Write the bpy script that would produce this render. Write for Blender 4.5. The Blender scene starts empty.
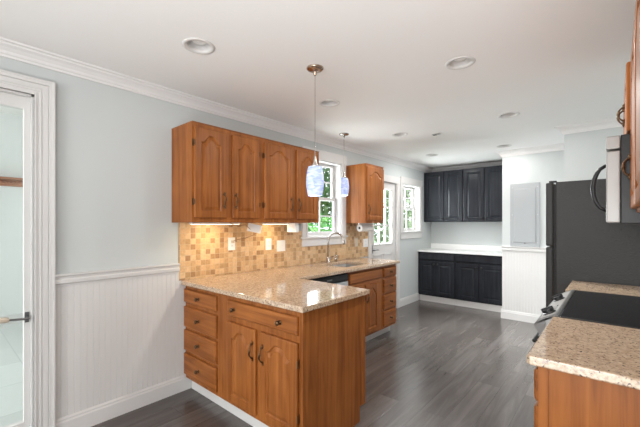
import bpy, bmesh, math, random
from mathutils import Vector, Matrix
random.seed(7)
C = bpy.context.scene.collection
SC = bpy.context.scene
PI = math.pi

# ------------------------------------------------------------------ camera, world, exposure, large lights
CAM_LOC = (2.71, 0.0, 1.38)
cam_d = bpy.data.cameras.new('camera'); cam = bpy.data.objects.new('camera', cam_d); C.objects.link(cam)
cam.location = CAM_LOC
cam.rotation_euler = (PI/2, 0, math.atan2(295.5, 339.5))
cam_d.sensor_width = 36.0; cam_d.lens = 339.5/640*36.0
cam_d.shift_y = (224.0-213.5)/640
cam_d.clip_start = 0.02
SC.camera = cam
SC.view_settings.view_transform = 'Standard'; SC.view_settings.look = 'None'
SC.view_settings.gamma = 1.0; SC.view_settings.use_curve_mapping = False
SC.view_settings.exposure = 0.10

world = bpy.data.worlds.new('world'); SC.world = world; world.use_nodes = True
bg = world.node_tree.nodes['Background']
bg.inputs[0].default_value = (0.88, 0.95, 1.0, 1); bg.inputs[1].default_value = 2.8

def area_light(name, loc, target, sx, sy, power, col=(1, 1, 1)):
    d = bpy.data.lights.new(name, 'AREA'); d.shape = 'RECTANGLE'; d.size = sx; d.size_y = sy
    d.energy = power; d.color = col
    o = bpy.data.objects.new(name, d); C.objects.link(o); o.location = loc
    o.rotation_euler = (Vector(target)-Vector(loc)).to_track_quat('-Z', 'Y').to_euler()
    return o
# added fill behind the camera, in sunroom and hall; daylight at the visible windows
area_light('rear_fill', (2.1, -4.25, 1.45), (2.1, 0, 1.5), 2.0, 1.9, 180, (1, .985, .97))  # unseen fill added behind the camera to brighten camera-facing surfaces
area_light('rear_right_fill', (3.9, -4.25, 1.15), (3.6, 0, 1.6), 2.2, 2.1, 5, (1, .97, .94))  # weak unseen fill added at the patio opening
area_light('side_fill', (5.75, -1.8, 1.45), (2, -1.8, 1.6), 2.2, 1.7, 2, (1, .97, .94))  # faint unseen fill added from the right of the rear room
area_light('ceiling_bounce_fill', (2.9, -.85, .45), (2.6, .15, 2.4), 1.6, 1.4, 37, (1, .99, .985)).data.spread = math.radians(115)  # added bounce aimed up to brighten the ceiling, no lamp stands here
area_light('sunroom_fill', (-2.0, -2.65, 1.6), (-2.0, 0, 1.5), 2.6, 2.2, 55, (1, .98, .96))  # fill added to light the room beyond the glass door
area_light('sink_window_daylight', (-.45, 3.2, 1.65), (.6, 3.2, 1.75), .7, .95, 30, (.92, .97, 1))
area_light('back_door_daylight', (-.50, 4.63, 1.6), (1.9, 3.7, .0), .6, .9, 170, (.94, .98, 1)).data.spread = math.radians(110)
area_light('far_window_daylight', (-.45, 5.55, 1.62), (.6, 5.6, 1.6), .7, .85, 55, (.92, .97, 1))
area_light('hall_fill', (3.85, 5.1, 1.5), (1.5, 5.1, 1.5), .7, 1.3, 4, (.95, .98, 1))  # added fill from the hall for the far end, no window built there

# ------------------------------------------------------------------ materials
def new_mat(name):
    m = bpy.data.materials.new(name); m.use_nodes = True
    nt = m.node_tree; return m, nt, nt.nodes['Principled BSDF']
def simple(name, col, rough=.5, metal=0.0, spec=.5, coat=0):
    m, nt, b = new_mat(name)
    b.inputs['Base Color'].default_value = (*col, 1); b.inputs['Roughness'].default_value = rough
    b.inputs['Metallic'].default_value = metal; b.inputs['Specular IOR Level'].default_value = spec
    b.inputs['Coat Weight'].default_value = coat
    n = nt.nodes.new('ShaderNodeTexNoise'); n.inputs['Scale'].default_value = 9; n.inputs['Detail'].default_value = 3
    tc = nt.nodes.new('ShaderNodeTexCoord'); nt.links.new(tc.outputs['Object'], n.inputs['Vector'])
    mp = nt.nodes.new('ShaderNodeMapRange'); mp.inputs['To Min'].default_value = max(0.02, rough-.03); mp.inputs['To Max'].default_value = min(1, rough+.03)
    nt.links.new(n.outputs['Fac'], mp.inputs['Value']); nt.links.new(mp.outputs['Result'], b.inputs['Roughness'])
    return m
def nd(nt, t, **kw):
    n = nt.nodes.new(t)
    for k, v in kw.items():
        if hasattr(n, k): setattr(n, k, v)
        else: n.inputs[k].default_value = v
    return n
def ramp(nt, stops, interp='LINEAR'):
    r = nt.nodes.new('ShaderNodeValToRGB'); cr = r.color_ramp; cr.interpolation = interp
    while len(cr.elements) < len(stops): cr.elements.new(.5)
    for e, (p, c) in zip(cr.elements, stops): e.position = p; e.color = (*c, 1)
    return r
def bumped(nt, b, src, strength, dist=.01):
    bp = nd(nt, 'ShaderNodeBump'); bp.inputs['Strength'].default_value = strength; bp.inputs['Distance'].default_value = dist
    nt.links.new(src, bp.inputs['Height']); nt.links.new(bp.outputs['Normal'], b.inputs['Normal'])

def wood(name, axis, dark, light, rough=.34):
    m, nt, b = new_mat(name)
    tc = nd(nt, 'ShaderNodeTexCoord'); mp = nd(nt, 'ShaderNodeMapping')
    s = [26, 26, 26]; s[axis] = 1.3; mp.inputs['Scale'].default_value = s
    n = nd(nt, 'ShaderNodeTexNoise', Scale=1.0, Detail=5.0, Roughness=.6, Distortion=.6)
    n2 = nd(nt, 'ShaderNodeTexNoise', Scale=4.0, Detail=2.0)
    mx = nd(nt, 'ShaderNodeMath', operation='MULTIPLY_ADD'); mx.inputs[1].default_value = .35
    r = ramp(nt, [(.38, dark), (.72, light)])
    L = nt.links.new
    L(tc.outputs['Object'], mp.inputs['Vector']); L(mp.outputs['Vector'], n.inputs['Vector']); L(tc.outputs['Object'], n2.inputs['Vector'])
    L(n2.outputs['Fac'], mx.inputs[0]); L(n.outputs['Fac'], mx.inputs[2])
    sb = nd(nt, 'ShaderNodeMath', operation='SUBTRACT'); sb.inputs[1].default_value = .13
    L(mx.outputs[0], sb.inputs[0]); L(sb.outputs[0], r.inputs['Fac']); L(r.outputs['Color'], b.inputs['Base Color'])
    b.inputs['Roughness'].default_value = rough; b.inputs['Specular IOR Level'].default_value = .18
    bumped(nt, b, n.outputs['Fac'], .08, .003)
    return m
WD, WL = (.205, .063, .014), (.37, .128, .031)
wood_x = wood('honey_wood_grain_x', 0, WD, WL); wood_y = wood('honey_wood_grain_y', 1, WD, WL); wood_z = wood('honey_wood_grain_z', 2, WD, WL)
dark_cab = wood('charcoal_painted_wood', 2, (.017, .019, .024), (.028, .031, .037), .26)
carved_wood = wood('reddish_carved_wood', 1, (.30, .12, .06), (.50, .25, .15), .5)
bark = wood('bark', 2, (.05, .035, .025), (.12, .09, .06), .9)

white_trim = simple('white_trim_paint', (.66, .645, .63), .42)
crown_paint = simple('crown_paint', (.76, .745, .735), .5)
white_ceiling = simple('ceiling_paint', (.86, .85, .84), .9, spec=.1)
wall_paint = simple('pale_blue_grey_wall_paint', (.56, .585, .58), .8, spec=.2)
white_plastic = simple('white_plastic', (.83, .83, .82), .35)
ivory_plastic = simple('beige_plastic', (.55, .47, .37), .4)
paper = simple('paper_roll_white', (.86, .86, .85), .85)
black_gloss = simple('black_glass', (.012, .012, .013), .06)
ring_grey = simple('faint_burner_print', (.035, .034, .034), .2)
black_plastic = simple('black_plastic', (.014, .014, .015), .38, spec=.3)
dark_hole = simple('dark_recess', (.02, .02, .02), .8)
steel = simple('brushed_steel', (.60, .60, .60), .30, 1.0)
steel_dark = simple('dark_steel', (.20, .20, .20), .35, .8)
silver = simple('silver_panel', (.33, .32, .31), .4, .25)
grey_panel = simple('grey_control_panel', (.13, .128, .125), .35, .3)
nickel = simple('brushed_nickel', (.45, .42, .39), .25, 1.0)
copper_nickel = simple('warm_nickel', (.50, .38, .30), .25, 1.0)
bronze = simple('antique_bronze', (.13, .075, .04), .33, .85)
panel_grey = simple('grey_enamel', (.36, .375, .385), .5)
cable_mat = simple('tan_cable', (.30, .17, .08), .5)
white_counter = simple('white_laminate', (.84, .84, .83), .25)
tile_floor_white = None

def make_fridge_mat():
    m, nt, b = new_mat('black_pebbled_fridge_paint')
    b.inputs['Base Color'].default_value = (.020, .019, .018, 1); b.inputs['Roughness'].default_value = .40; b.inputs['Specular IOR Level'].default_value = .3
    tc = nd(nt, 'ShaderNodeTexCoord'); n = nd(nt, 'ShaderNodeTexNoise', Scale=95.0, Detail=2.0)
    nt.links.new(tc.outputs['Object'], n.inputs['Vector']); bumped(nt, b, n.outputs['Fac'], .4, .006)
    return m
fridge_mat = make_fridge_mat()

def make_granite():
    m, nt, b = new_mat('speckled_tan_granite'); L = nt.links.new
    tc = nd(nt, 'ShaderNodeTexCoord')
    n = nd(nt, 'ShaderNodeTexNoise', Scale=64.0, Detail=6.0, Roughness=.7)
    r = ramp(nt, [(.30, (.20, .125, .085)), (.42, (.41, .285, .19)), (.55, (.55, .41, .285)), (.72, (.66, .52, .37))])
    v = nd(nt, 'ShaderNodeTexNoise', Scale=95.0, Detail=3.0, Roughness=.6)
    rv = ramp(nt, [(.36, (1, 1, 1)), (.40, (0, 0, 0))])
    v2 = nd(nt, 'ShaderNodeTexNoise', Scale=75.0, Detail=2.0)
    rv2 = ramp(nt, [(.63, (0, 0, 0)), (.70, (1, 1, 1))])
    m1 = nd(nt, 'ShaderNodeMix', data_type='RGBA'); m2 = nd(nt, 'ShaderNodeMix', data_type='RGBA')
    mp = nd(nt, 'ShaderNodeMapping'); mp.inputs['Location'].default_value = (5, 3, 1)
    L(tc.outputs['Object'], n.inputs['Vector']); L(tc.outputs['Object'], v.inputs['Vector']); L(tc.outputs['Object'], mp.inputs['Vector']); L(mp.outputs['Vector'], v2.inputs['Vector'])
    L(n.outputs['Fac'], r.inputs['Fac']); L(v.outputs['Fac'], rv.inputs['Fac']); L(v2.outputs['Fac'], rv2.inputs['Fac'])
    L(rv.outputs['Color'], m1.inputs['Factor']); L(r.outputs['Color'], m1.inputs['A']); m1.inputs['B'].default_value = (.07, .05, .045, 1)
    L(rv2.outputs['Color'], m2.inputs['Factor']); L(m1.outputs['Result'], m2.inputs['A']); m2.inputs['B'].default_value = (.36, .27, .22, 1)
    L(m2.outputs['Result'], b.inputs['Base Color']); b.inputs['Roughness'].default_value = .06
    return m
granite = make_granite()

def make_mosaic():
    m, nt, b = new_mat('tumbled_stone_mosaic'); L = nt.links.new
    tc = nd(nt, 'ShaderNodeTexCoord'); sx = nd(nt, 'ShaderNodeSeparateXYZ'); cx = nd(nt, 'ShaderNodeCombineXYZ')
    L(tc.outputs['Object'], sx.inputs[0]); L(sx.outputs['Y'], cx.inputs['X']); L(sx.outputs['Z'], cx.inputs['Y'])
    br = nd(nt, 'ShaderNodeTexBrick', offset=0.0, squash=1.0)
    for k, v in (('Scale', 1.0), ('Brick Width', .0465), ('Row Height', .0465), ('Mortar Size', .0016), ('Mortar Smooth', .2), ('Bias', 0.0)): br.inputs[k].default_value = v
    br.inputs['Color1'].default_value = (0, 0, 0, 1); br.inputs['Color2'].default_value = (1, 1, 1, 1)
    L(cx.outputs[0], br.inputs['Vector'])
    r = ramp(nt, [(0, (.62, .40, .21)), (.22, (.68, .47, .27)), (.42, (.55, .345, .175)), (.60, (.64, .42, .23)), (.74, (.46, .285, .135)), (.86, (.37, .205, .095)), (.94, (.42, .245, .11))], 'CONSTANT')
    L(br.outputs['Color'], r.inputs['Fac'])
    n = nd(nt, 'ShaderNodeTexNoise', Scale=60.0, Detail=4.0); L(tc.outputs['Object'], n.inputs['Vector'])
    rn = ramp(nt, [(.3, (.82, .82, .82)), (.7, (1.08, 1.06, 1.04))]); L(n.outputs['Fac'], rn.inputs['Fac'])
    mu = nd(nt, 'ShaderNodeMix', data_type='RGBA', blend_type='MULTIPLY'); mu.inputs['Factor'].default_value = 1
    L(r.outputs['Color'], mu.inputs['A']); L(rn.outputs['Color'], mu.inputs['B'])
    mo = nd(nt, 'ShaderNodeMix', data_type='RGBA'); L(br.outputs['Fac'], mo.inputs['Factor']); L(mu.outputs['Result'], mo.inputs['A']); mo.inputs['B'].default_value = (.55, .43, .28, 1)
    L(mo.outputs['Result'], b.inputs['Base Color']); b.inputs['Roughness'].default_value = .5
    inv = nd(nt, 'ShaderNodeMath', operation='SUBTRACT'); inv.inputs[0].default_value = 1; L(br.outputs['Fac'], inv.inputs[1]); bumped(nt, b, inv.outputs[0], .5, .003)
    return m
mosaic = make_mosaic()

def make_planks():
    m, nt, b = new_mat('grey_brown_plank_floor'); L = nt.links.new
    tc = nd(nt, 'ShaderNodeTexCoord'); sx = nd(nt, 'ShaderNodeSeparateXYZ'); cx = nd(nt, 'ShaderNodeCombineXYZ')
    L(tc.outputs['Object'], sx.inputs[0]); L(sx.outputs['Y'], cx.inputs['X']); L(sx.outputs['X'], cx.inputs['Y'])
    br = nd(nt, 'ShaderNodeTexBrick', offset=.37, squash=1.0, offset_frequency=2)
    for k, v in (('Scale', 1.0), ('Brick Width', 1.2), ('Row Height', .18), ('Mortar Size', .0012), ('Mortar Smooth', .1), ('Bias', 0.0)): br.inputs[k].default_value = v
    br.inputs['Color1'].default_value = (0, 0, 0, 1); br.inputs['Color2'].default_value = (1, 1, 1, 1)
    L(cx.outputs[0], br.inputs['Vector'])
    mp = nd(nt, 'ShaderNodeMapping'); mp.inputs['Scale'].default_value = (14, 1.1, 1); L(tc.outputs['Object'], mp.inputs['Vector'])
    ad = nd(nt, 'ShaderNodeVectorMath', operation='ADD'); L(mp.outputs['Vector'], ad.inputs[0]); L(br.outputs['Color'], ad.inputs[1])
    n = nd(nt, 'ShaderNodeTexNoise', Scale=1.0, Detail=6.0, Roughness=.65, Distortion=.8); L(ad.outputs[0], n.inputs['Vector'])
    ma = nd(nt, 'ShaderNodeMath', operation='MULTIPLY_ADD'); ma.inputs[1].default_value = .22; L(br.outputs['Color'], ma.inputs[0]); L(n.outputs['Fac'], ma.inputs[2])
    r = ramp(nt, [(.36, (.062, .051, .047)), (.60, (.093, .080, .073)), (.82, (.135, .119, .111))])
    L(ma.outputs[0], r.inputs['Fac'])
    mo = nd(nt, 'ShaderNodeMix', data_type='RGBA'); L(br.outputs['Fac'], mo.inputs['Factor']); L(r.outputs['Color'], mo.inputs['A']); mo.inputs['B'].default_value = (.035, .03, .027, 1)
    L(mo.outputs['Result'], b.inputs['Base Color'])
    rr = nd(nt, 'ShaderNodeMapRange'); b.inputs['Specular IOR Level'].default_value = .8; rr.inputs['To Min'].default_value = .20; rr.inputs['To Max'].default_value = .27
    L(n.outputs['Fac'], rr.inputs['Value']); L(rr.outputs['Result'], b.inputs['Roughness'])
    return m
planks = make_planks()

def make_pale_tile():
    m, nt, b = new_mat('pale_stone_floor_tile'); L = nt.links.new
    tc = nd(nt, 'ShaderNodeTexCoord')
    br = nd(nt, 'ShaderNodeTexBrick', offset=.5)
    for k, v in (('Scale', 1.0), ('Brick Width', .6), ('Row Height', .3), ('Mortar Size', .004)): br.inputs[k].default_value = v
    br.inputs['Color1'].default_value = (.60, .62, .605, 1); br.inputs['Color2'].default_value = (.70, .73, .71, 1); br.inputs['Mortar'].default_value = (.5, .53, .52, 1)
    L(tc.outputs['Object'], br.inputs['Vector']); L(br.outputs['Color'], b.inputs['Base Color']); b.inputs['Roughness'].default_value = .35
    return m
pale_tile = make_pale_tile()
sun_wall = simple('pale_green_wall_paint', (.72, .735, .72), .8)

def make_glass():
    m = bpy.data.materials.new('window_glass'); m.use_nodes = True; nt = m.node_tree; nt.nodes.clear(); L = nt.links.new
    out = nd(nt, 'ShaderNodeOutputMaterial'); mx = nd(nt, 'ShaderNodeMixShader'); t = nd(nt, 'ShaderNodeBsdfTransparent'); g = nd(nt, 'ShaderNodeBsdfGlossy')
    t.inputs['Color'].default_value = (.97, .98, .975, 1); g.inputs['Roughness'].default_value = .02
    lw = nd(nt, 'ShaderNodeLayerWeight', Blend=.5); pw = nd(nt, 'ShaderNodeMath', operation='POWER'); pw.inputs[1].default_value = 5
    fr = nd(nt, 'ShaderNodeMath', operation='MULTIPLY_ADD'); fr.inputs[1].default_value = .6; fr.inputs[2].default_value = .03
    L(lw.outputs['Facing'], pw.inputs[0]); L(pw.outputs[0], fr.inputs[0]); L(fr.outputs[0], mx.inputs[0]); L(t.outputs[0], mx.inputs[1]); L(g.outputs[0], mx.inputs[2]); L(mx.outputs[0], out.inputs[0])
    return m
glass = make_glass()

def make_shade():
    m, nt, b = new_mat('blue_white_swirl_glass'); L = nt.links.new
    tc = nd(nt, 'ShaderNodeTexCoord'); mp = nd(nt, 'ShaderNodeMapping'); mp.inputs['Scale'].default_value = (14, 14, 40); mp.inputs['Rotation'].default_value = (.35, .2, 0)
    n = nd(nt, 'ShaderNodeTexNoise', Scale=1.0, Detail=4.0, Distortion=1.5)
    r = ramp(nt, [(.30, (.27, .36, .70)), (.50, (.44, .53, .83)), (.68, (.64, .70, .90))])
    L(tc.outputs['Object'], mp.inputs['Vector']); L(mp.outputs['Vector'], n.inputs['Vector']); L(n.outputs['Fac'], r.inputs['Fac'])
    L(r.outputs['Color'], b.inputs['Base Color']); L(r.outputs['Color'], b.inputs['Emission Color']); b.inputs['Emission Strength'].default_value = .22
    b.inputs['Roughness'].default_value = .2
    return m
shade_glass = make_shade()
def emis(name, col, s):
    m, nt, b = new_mat(name); b.inputs['Base Color'].default_value = (.8, .8, .8, 1); b.inputs['Emission Color'].default_value = (*col, 1); b.inputs['Emission Strength'].default_value = s
    return m
led_warm = emis('warm_led_diffuser', (1, .78, .48), 6.0)
bulb_mat = simple('frosted_bulb_glass', (.80, .80, .79), .25)

def leafmat(name, a, b2):
    m, nt, b = new_mat(name); L = nt.links.new
    tc = nd(nt, 'ShaderNodeTexCoord'); n = nd(nt, 'ShaderNodeTexNoise', Scale=5.0, Detail=2.0)
    r = ramp(nt, [(.35, a), (.65, b2)]); L(tc.outputs['Object'], n.inputs['Vector']); L(n.outputs['Fac'], r.inputs['Fac']); L(r.outputs['Color'], b.inputs['Base Color']); b.inputs['Roughness'].default_value = .5
    return m
leaf_bright = leafmat('bright_green_leaves', (.05, .22, .035), (.16, .42, .09))
leaf_mid = leafmat('mid_green_leaves', (.06, .14, .05), (.16, .27, .11))
leaf_pale = leafmat('pale_green_leaves', (.20, .30, .14), (.42, .50, .30))
grass_mat = leafmat('lawn_grass', (.10, .22, .06), (.22, .34, .12))

# ------------------------------------------------------------------ mesh builder
def frame(origin, facing):
    """local u = right as seen from the front, v = up, w = out of the front"""
    u, w = {'+x': ((0, 1, 0), (1, 0, 0)), '-x': ((0, -1, 0), (-1, 0, 0)), '-y': ((1, 0, 0), (0, -1, 0)), '+y': ((-1, 0, 0), (0, 1, 0))}[facing]
    m = Matrix.Identity(4)
    for i in range(3): m[i][0] = u[i]; m[i][1] = (0, 0, 1)[i]; m[i][2] = w[i]; m[i][3] = origin[i]
    return m
class MB:
    def __init__(s, M=None): s.bm = bmesh.new(); s.M = M or Matrix.Identity(4)
    def vert(s, p): return s.bm.verts.new(s.M @ Vector(p))
    def face(s, vs):
        try: return s.bm.faces.new(vs)
        except ValueError: return None
    def box(s, a, b, bev=0.0):
        x0, x1 = sorted((a[0], b[0])); y0, y1 = sorted((a[1], b[1])); z0, z1 = sorted((a[2], b[2]))
        v = [s.vert(p) for p in ((x0, y0, z0), (x1, y0, z0), (x1, y1, z0), (x0, y1, z0), (x0, y0, z1), (x1, y0, z1), (x1, y1, z1), (x0, y1, z1))]
        fs = [s.face([v[i] for i in f]) for f in ((3, 2, 1, 0), (4, 5, 6, 7), (0, 1, 5, 4), (1, 2, 6, 5), (2, 3, 7, 6), (3, 0, 4, 7))]
        if bev > 0:
            es = list({e for f in fs for e in f.edges})
            bmesh.ops.bevel(s.bm, geom=es, offset=bev, segments=2, profile=.6, affect='EDGES')
        return s
    def loops(s, LL, cap0=True, cap1=True):
        VV = [[s.vert(p) for p in L] for L in LL]; n = len(VV[0])
        for A, B in zip(VV, VV[1:]):
            for i in range(n):
                j = (i+1) % n; s.face([A[i], A[j], B[j], B[i]])
        if cap0: s.face(VV[0][::-1])
        if cap1: s.face(VV[-1])
        return s
    def prism(s, poly, d0, d1, axis=2):
        """poly of 2D points extruded along an axis (others in cyclic order)"""
        def P(p, d): return {2: (p[0], p[1], d), 0: (d, p[0], p[1]), 1: (p[1], d, p[0])}[axis]
        return s.loops([[P(p, d0) for p in poly], [P(p, d1) for p in poly]])
    def lathe(s, prof, c=(0, 0, 0), ax='z', n=24, cap0=False, cap1=False):
        LL = []
        for r, h in prof:
            L = []
            for k in range(n):
                a = 2*PI*k/n; p, q = r*math.cos(a), r*math.sin(a)
                L.append({'z': (c[0]+p, c[1]+q, c[2]+h), 'x': (c[0]+h, c[1]+p, c[2]+q), 'y': (c[0]+q, c[1]+h, c[2]+p)}[ax])
            LL.append(L)
        return s.loops(LL, cap0, cap1)
    def tube(s, pts, r, n=8, cap=True):
        pts = [Vector(p) for p in pts]; rs = r if isinstance(r, (list, tuple)) else [r]*len(pts); LL = []; ref = None
        for i, p in enumerate(pts):
            t = (pts[min(i+1, len(pts)-1)]-pts[max(i-1, 0)]).normalized()
            if ref is None: ref = t.orthogonal().normalized()
            ref = (ref - t*ref.dot(t)).normalized(); b = t.cross(ref)
            LL.append([tuple(p+rs[i]*(math.cos(2*PI*k/n)*ref+math.sin(2*PI*k/n)*b)) for k in range(n)])
        return s.loops(LL, cap, cap)
    def slab(s, outer, holes, h0, h1):
        """polygon with holes in local xy, from h0 to h1"""
        bm2 = bmesh.new(); rings = []
        for ring in [outer]+holes:
            vs = [bm2.verts.new((p[0], p[1], 0)) for p in ring]; rings.append(ring)
            for i in range(len(vs)): bm2.edges.new((vs[i], vs[(i+1) % len(vs)]))
        bmesh.ops.triangle_fill(bm2, edges=bm2.edges[:], use_beauty=True, use_dissolve=False)
        bm2.faces.ensure_lookup_table()
        for h in (h0, h1):
            mp = {v: s.vert((v.co.x, v.co.y, h)) for v in bm2.verts}
            for f in bm2.faces: s.face([mp[v] for v in f.verts])
            if h == h0: m0 = {(round(v.co.x, 5), round(v.co.y, 5)): mp[v] for v in bm2.verts}
            else: m1 = {(round(v.co.x, 5), round(v.co.y, 5)): mp[v] for v in bm2.verts}
        for ring in rings:
            for i in range(len(ring)):
                a = (round(ring[i][0], 5), round(ring[i][1], 5)); j = (i+1) % len(ring); b = (round(ring[j][0], 5), round(ring[j][1], 5))
                s.face([m0[a], m0[b], m1[b], m1[a]])
        bm2.free(); return s
    def build(s, name, mat, parent=None, smooth=False):
        bmesh.ops.recalc_face_normals(s.bm, faces=s.bm.faces[:])
        me = bpy.data.meshes.new(name); s.bm.to_mesh(me); s.bm.free()
        me.materials.append(mat)
        if smooth:
            for p in me.polygons: p.use_smooth = True
        o = bpy.data.objects.new(name, me); C.objects.link(o)
        if parent is not None:
            o.parent = parent
            if parent.type == 'EMPTY': o.matrix_parent_inverse = Matrix.Translation(-Vector(parent.location))
        return o
def tag(o, label, cat=None, group=None, kind=None):
    o['label'] = label
    if cat: o['category'] = cat
    if group: o['group'] = group
    if kind: o['kind'] = kind
    return o
def thing(name, loc, label, cat, group=None, kind=None):
    o = bpy.data.objects.new(name, None); C.objects.link(o); o.location = loc; o.empty_display_size = .1
    return tag(o, label, cat, group, kind)
def struct(name, mb, mat, label): return tag(mb.build(name, mat), label, None, None, 'structure')
def copy_tree(o, loc, label, parent=None):
    c = o.copy(); C.objects.link(c)
    if parent is None: c.location = loc; c['label'] = label
    else:
        inv = o.matrix_parent_inverse.copy(); c.parent = parent; c.matrix_parent_inverse = inv
    for ch in list(o.children): copy_tree(ch, None, None, c)
    return c

# ------------------------------------------------------------------ room shell
CEIL = 2.44
rect = lambda x0, y0, x1, y1: [(x0, y0), (x1, y0), (x1, y1), (x0, y1)]
# floors
struct('floor', MB().box((-.12, -4.1, -.06), (5.6, 6.56, 0)), planks, 'dark grey brown wood plank floor')
struct('floor_sunroom', MB().box((-3.8, -2.5, -.06), (-.12, 2.5, 0)), pale_tile, 'pale stone tile floor beyond the glass door')
# ceiling with round cut-outs for the recessed lights
CANS = [(.837, 1.052), (1.938, 2.291), (.818, 2.297), (1.925, 3.694), (.785, 3.655), (.584, 5.06), (1.567, 5.12)]
circ = lambda c, r, n=24: [(c[0]+r*math.cos(2*PI*k/n), c[1]+r*math.sin(2*PI*k/n)) for k in range(n)]
struct('ceiling', MB().slab(rect(-.12, -4.1, 5.6, 6.56), [circ(c, .066) for c in CANS], CEIL, CEIL+.05), white_ceiling, 'flat white ceiling')
# left wall, local u = y, v = z
W1 = (2.88, 1.23, 3.53, 2.16); W2 = (5.233, 1.25, 5.87, 2.06); D1 = (4.255, 0, 5.01, 2.04); D2 = (-.46, 0, .422, 2.175)
e = .001
struct('wall_left', MB(frame((0, 0, 0), '+x')).slab(
    [(-4.1, 0), (D2[0], 0), (D2[0], D2[3]), (D2[2], D2[3]), (D2[2], 0), (D1[0], 0), (D1[0], D1[3]), (D1[2], D1[3]), (D1[2], 0), (6.56, 0), (6.56, CEIL), (-4.1, CEIL)],
    [rect(*W1), rect(*W2)], -.12, 0), wall_paint, 'pale grey blue left wall')
struct('wall_back', MB().box((0, 6.42, 0), (1.455, 6.56, CEIL)), wall_paint, 'pale back wall of the cabinet alcove')
struct('wall_hall', MB().box((1.455, 5.52, 0), (3.9, 6.56, CEIL)), wall_paint, 'pale wall carrying the electrical panel')
struct('wall_fridge', MB().box((2.285, 4.57, 0), (3.20, 4.70, CEIL)), wall_paint, 'pale wall behind the refrigerator')
struct('wall_right', MB().box((3.08, .80, 0), (3.20, 4.57, CEIL)), wall_paint, 'right wall behind the stove')
struct('wall_side', MB().box((3.20, .80, 0), (5.6, .92, CEIL)), wall_paint, 'wall beside the photographer')
struct('wall_far', MB(frame((5.6, 0, 0), '-x')).slab(rect(-.80, 0, 4.1, CEIL), [rect(.7, .6, 2.9, 2.2)], -.12, 0), wall_paint, 'side wall with a window behind the photographer')
struct('wall_rear', MB(frame((0, -4.1, 0), '+y')).slab([(-5.6, 0), (-5.0, 0), (-5.0, 2.15), (-3.0, 2.15), (-3.0, 0), (0, 0), (0, CEIL), (-5.6, CEIL)], [rect(-2.75, .55, -1.0, 2.2)], -.12, 0), wall_paint, 'rear wall with a window and a patio opening')
# sunroom shell
struct('wall_sunroom', MB().box((-3.72, -2.5, 0), (-3.6, 2.5, 2.9)), sun_wall, 'pale green wall beyond the glass door')
struct('ceiling_sunroom', MB().box((-3.72, -2.5, 2.9), (-.12, 2.5, 2.95)), white_ceiling, 'white ceiling beyond the glass door')
mb = MB(frame((0, 2.5, 0), '-y')).slab(rect(-3.72, 0, -.12, 2.9), [], -.1, 0)
struct('wall_sunroom_end', mb, sun_wall, 'end wall of the room beyond the glass door')
struct('baseboard_sunroom', MB().box((-3.6, -2.5, 0), (-3.585, 2.5, .12)), white_trim, 'white baseboard beyond the glass door')

# trims: profile (distance from wall d, height z) swept from p0 to p1 with mitred ends
def sweep(mb, prof, p0, p1, nrm, m0=0.0, m1=0.0):
    p0 = Vector((*p0, 0)); p1 = Vector((*p1, 0)); t = (p1-p0).normalized(); nrm = Vector((*nrm, 0))
    return mb.loops([[tuple(p+nrm*d+t*(d*m)+Vector((0, 0, z))) for d, z in prof] for p, m in ((p0, m0), (p1, m1))])
CR = [(0, 2.36), (.012, 2.36), (.014, 2.372), (.022, 2.378), (.028, 2.392), (.045, 2.408), (.062, 2.418), (.066, 2.428), (.082, 2.430), (.085, 2.44), (0, 2.44)]
BB = [(0, 0), (.016, 0), (.016, .095), (.012, .105), (.012, .115), (.006, .13), (0, .13)]
CRAIL = [(0, .975), (.010, .975), (.012, .99), (.022, .997), (.024, 1.018), (.016, 1.026), (.018, 1.04), (.030, 1.046), (.030, 1.056), (0, 1.056)]
tn = [0]
def trim(mb, label, mat=white_trim):
    tn[0] += 1; return struct('trim_%d' % tn[0], mb, mat, label)
trim(sweep(MB(), CR, (0, -4.1), (0, 6.42), (1, 0), 0, -1), 'white crown molding along the left wall', crown_paint)
trim(sweep(MB(), CR, (0, 6.42), (1.455, 6.42), (0, -1), 1, -1), 'white crown molding at the back of the alcove', crown_paint)
trim(sweep(MB(), CR, (1.455, 5.52), (3.9, 5.52), (0, -1), -1, 0), 'white crown molding above the electrical panel wall', crown_paint)
trim(sweep(MB(), CR, (2.285, 4.57), (3.08, 4.57), (0, -1), -1, -1), 'white crown molding above the refrigerator wall', crown_paint)
trim(sweep(MB(), CR, (3.08, 4.57), (3.08, .80), (-1, 0), 1, 0), 'white crown molding along the right wall', crown_paint)
trim(sweep(MB(), CRAIL, (0, .523), (0, 1.342), (1, 0)), 'white chair rail on the left wall')
trim(sweep(MB(), CRAIL, (1.455, 5.52), (2.9, 5.52), (0, -1)), 'white chair rail under the electrical panel')
tag(sweep(MB(), BB, (0, .523), (0, 1.442), (1, 0)).build('baseboard_left', white_trim), 'white baseboard along the left wall', None, None, 'structure')
tag(sweep(MB(), BB, (0, 5.105), (0, 5.835), (1, 0)).build('baseboard_corner', white_trim), 'white baseboard between back door and dark cabinets', None, None, 'structure')
tag(sweep(MB(), BB, (1.455, 5.52), (2.9, 5.52), (0, -1), -1, 0).build('baseboard_hall', white_trim), 'white baseboard under the electrical panel wall', None, None, 'structure')
tag(MB().box((1.439, 5.52, 0), (1.455, 5.82, .13)).build('baseboard_return', white_trim), 'white baseboard return beside the dark cabinets', None, None, 'structure')
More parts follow.
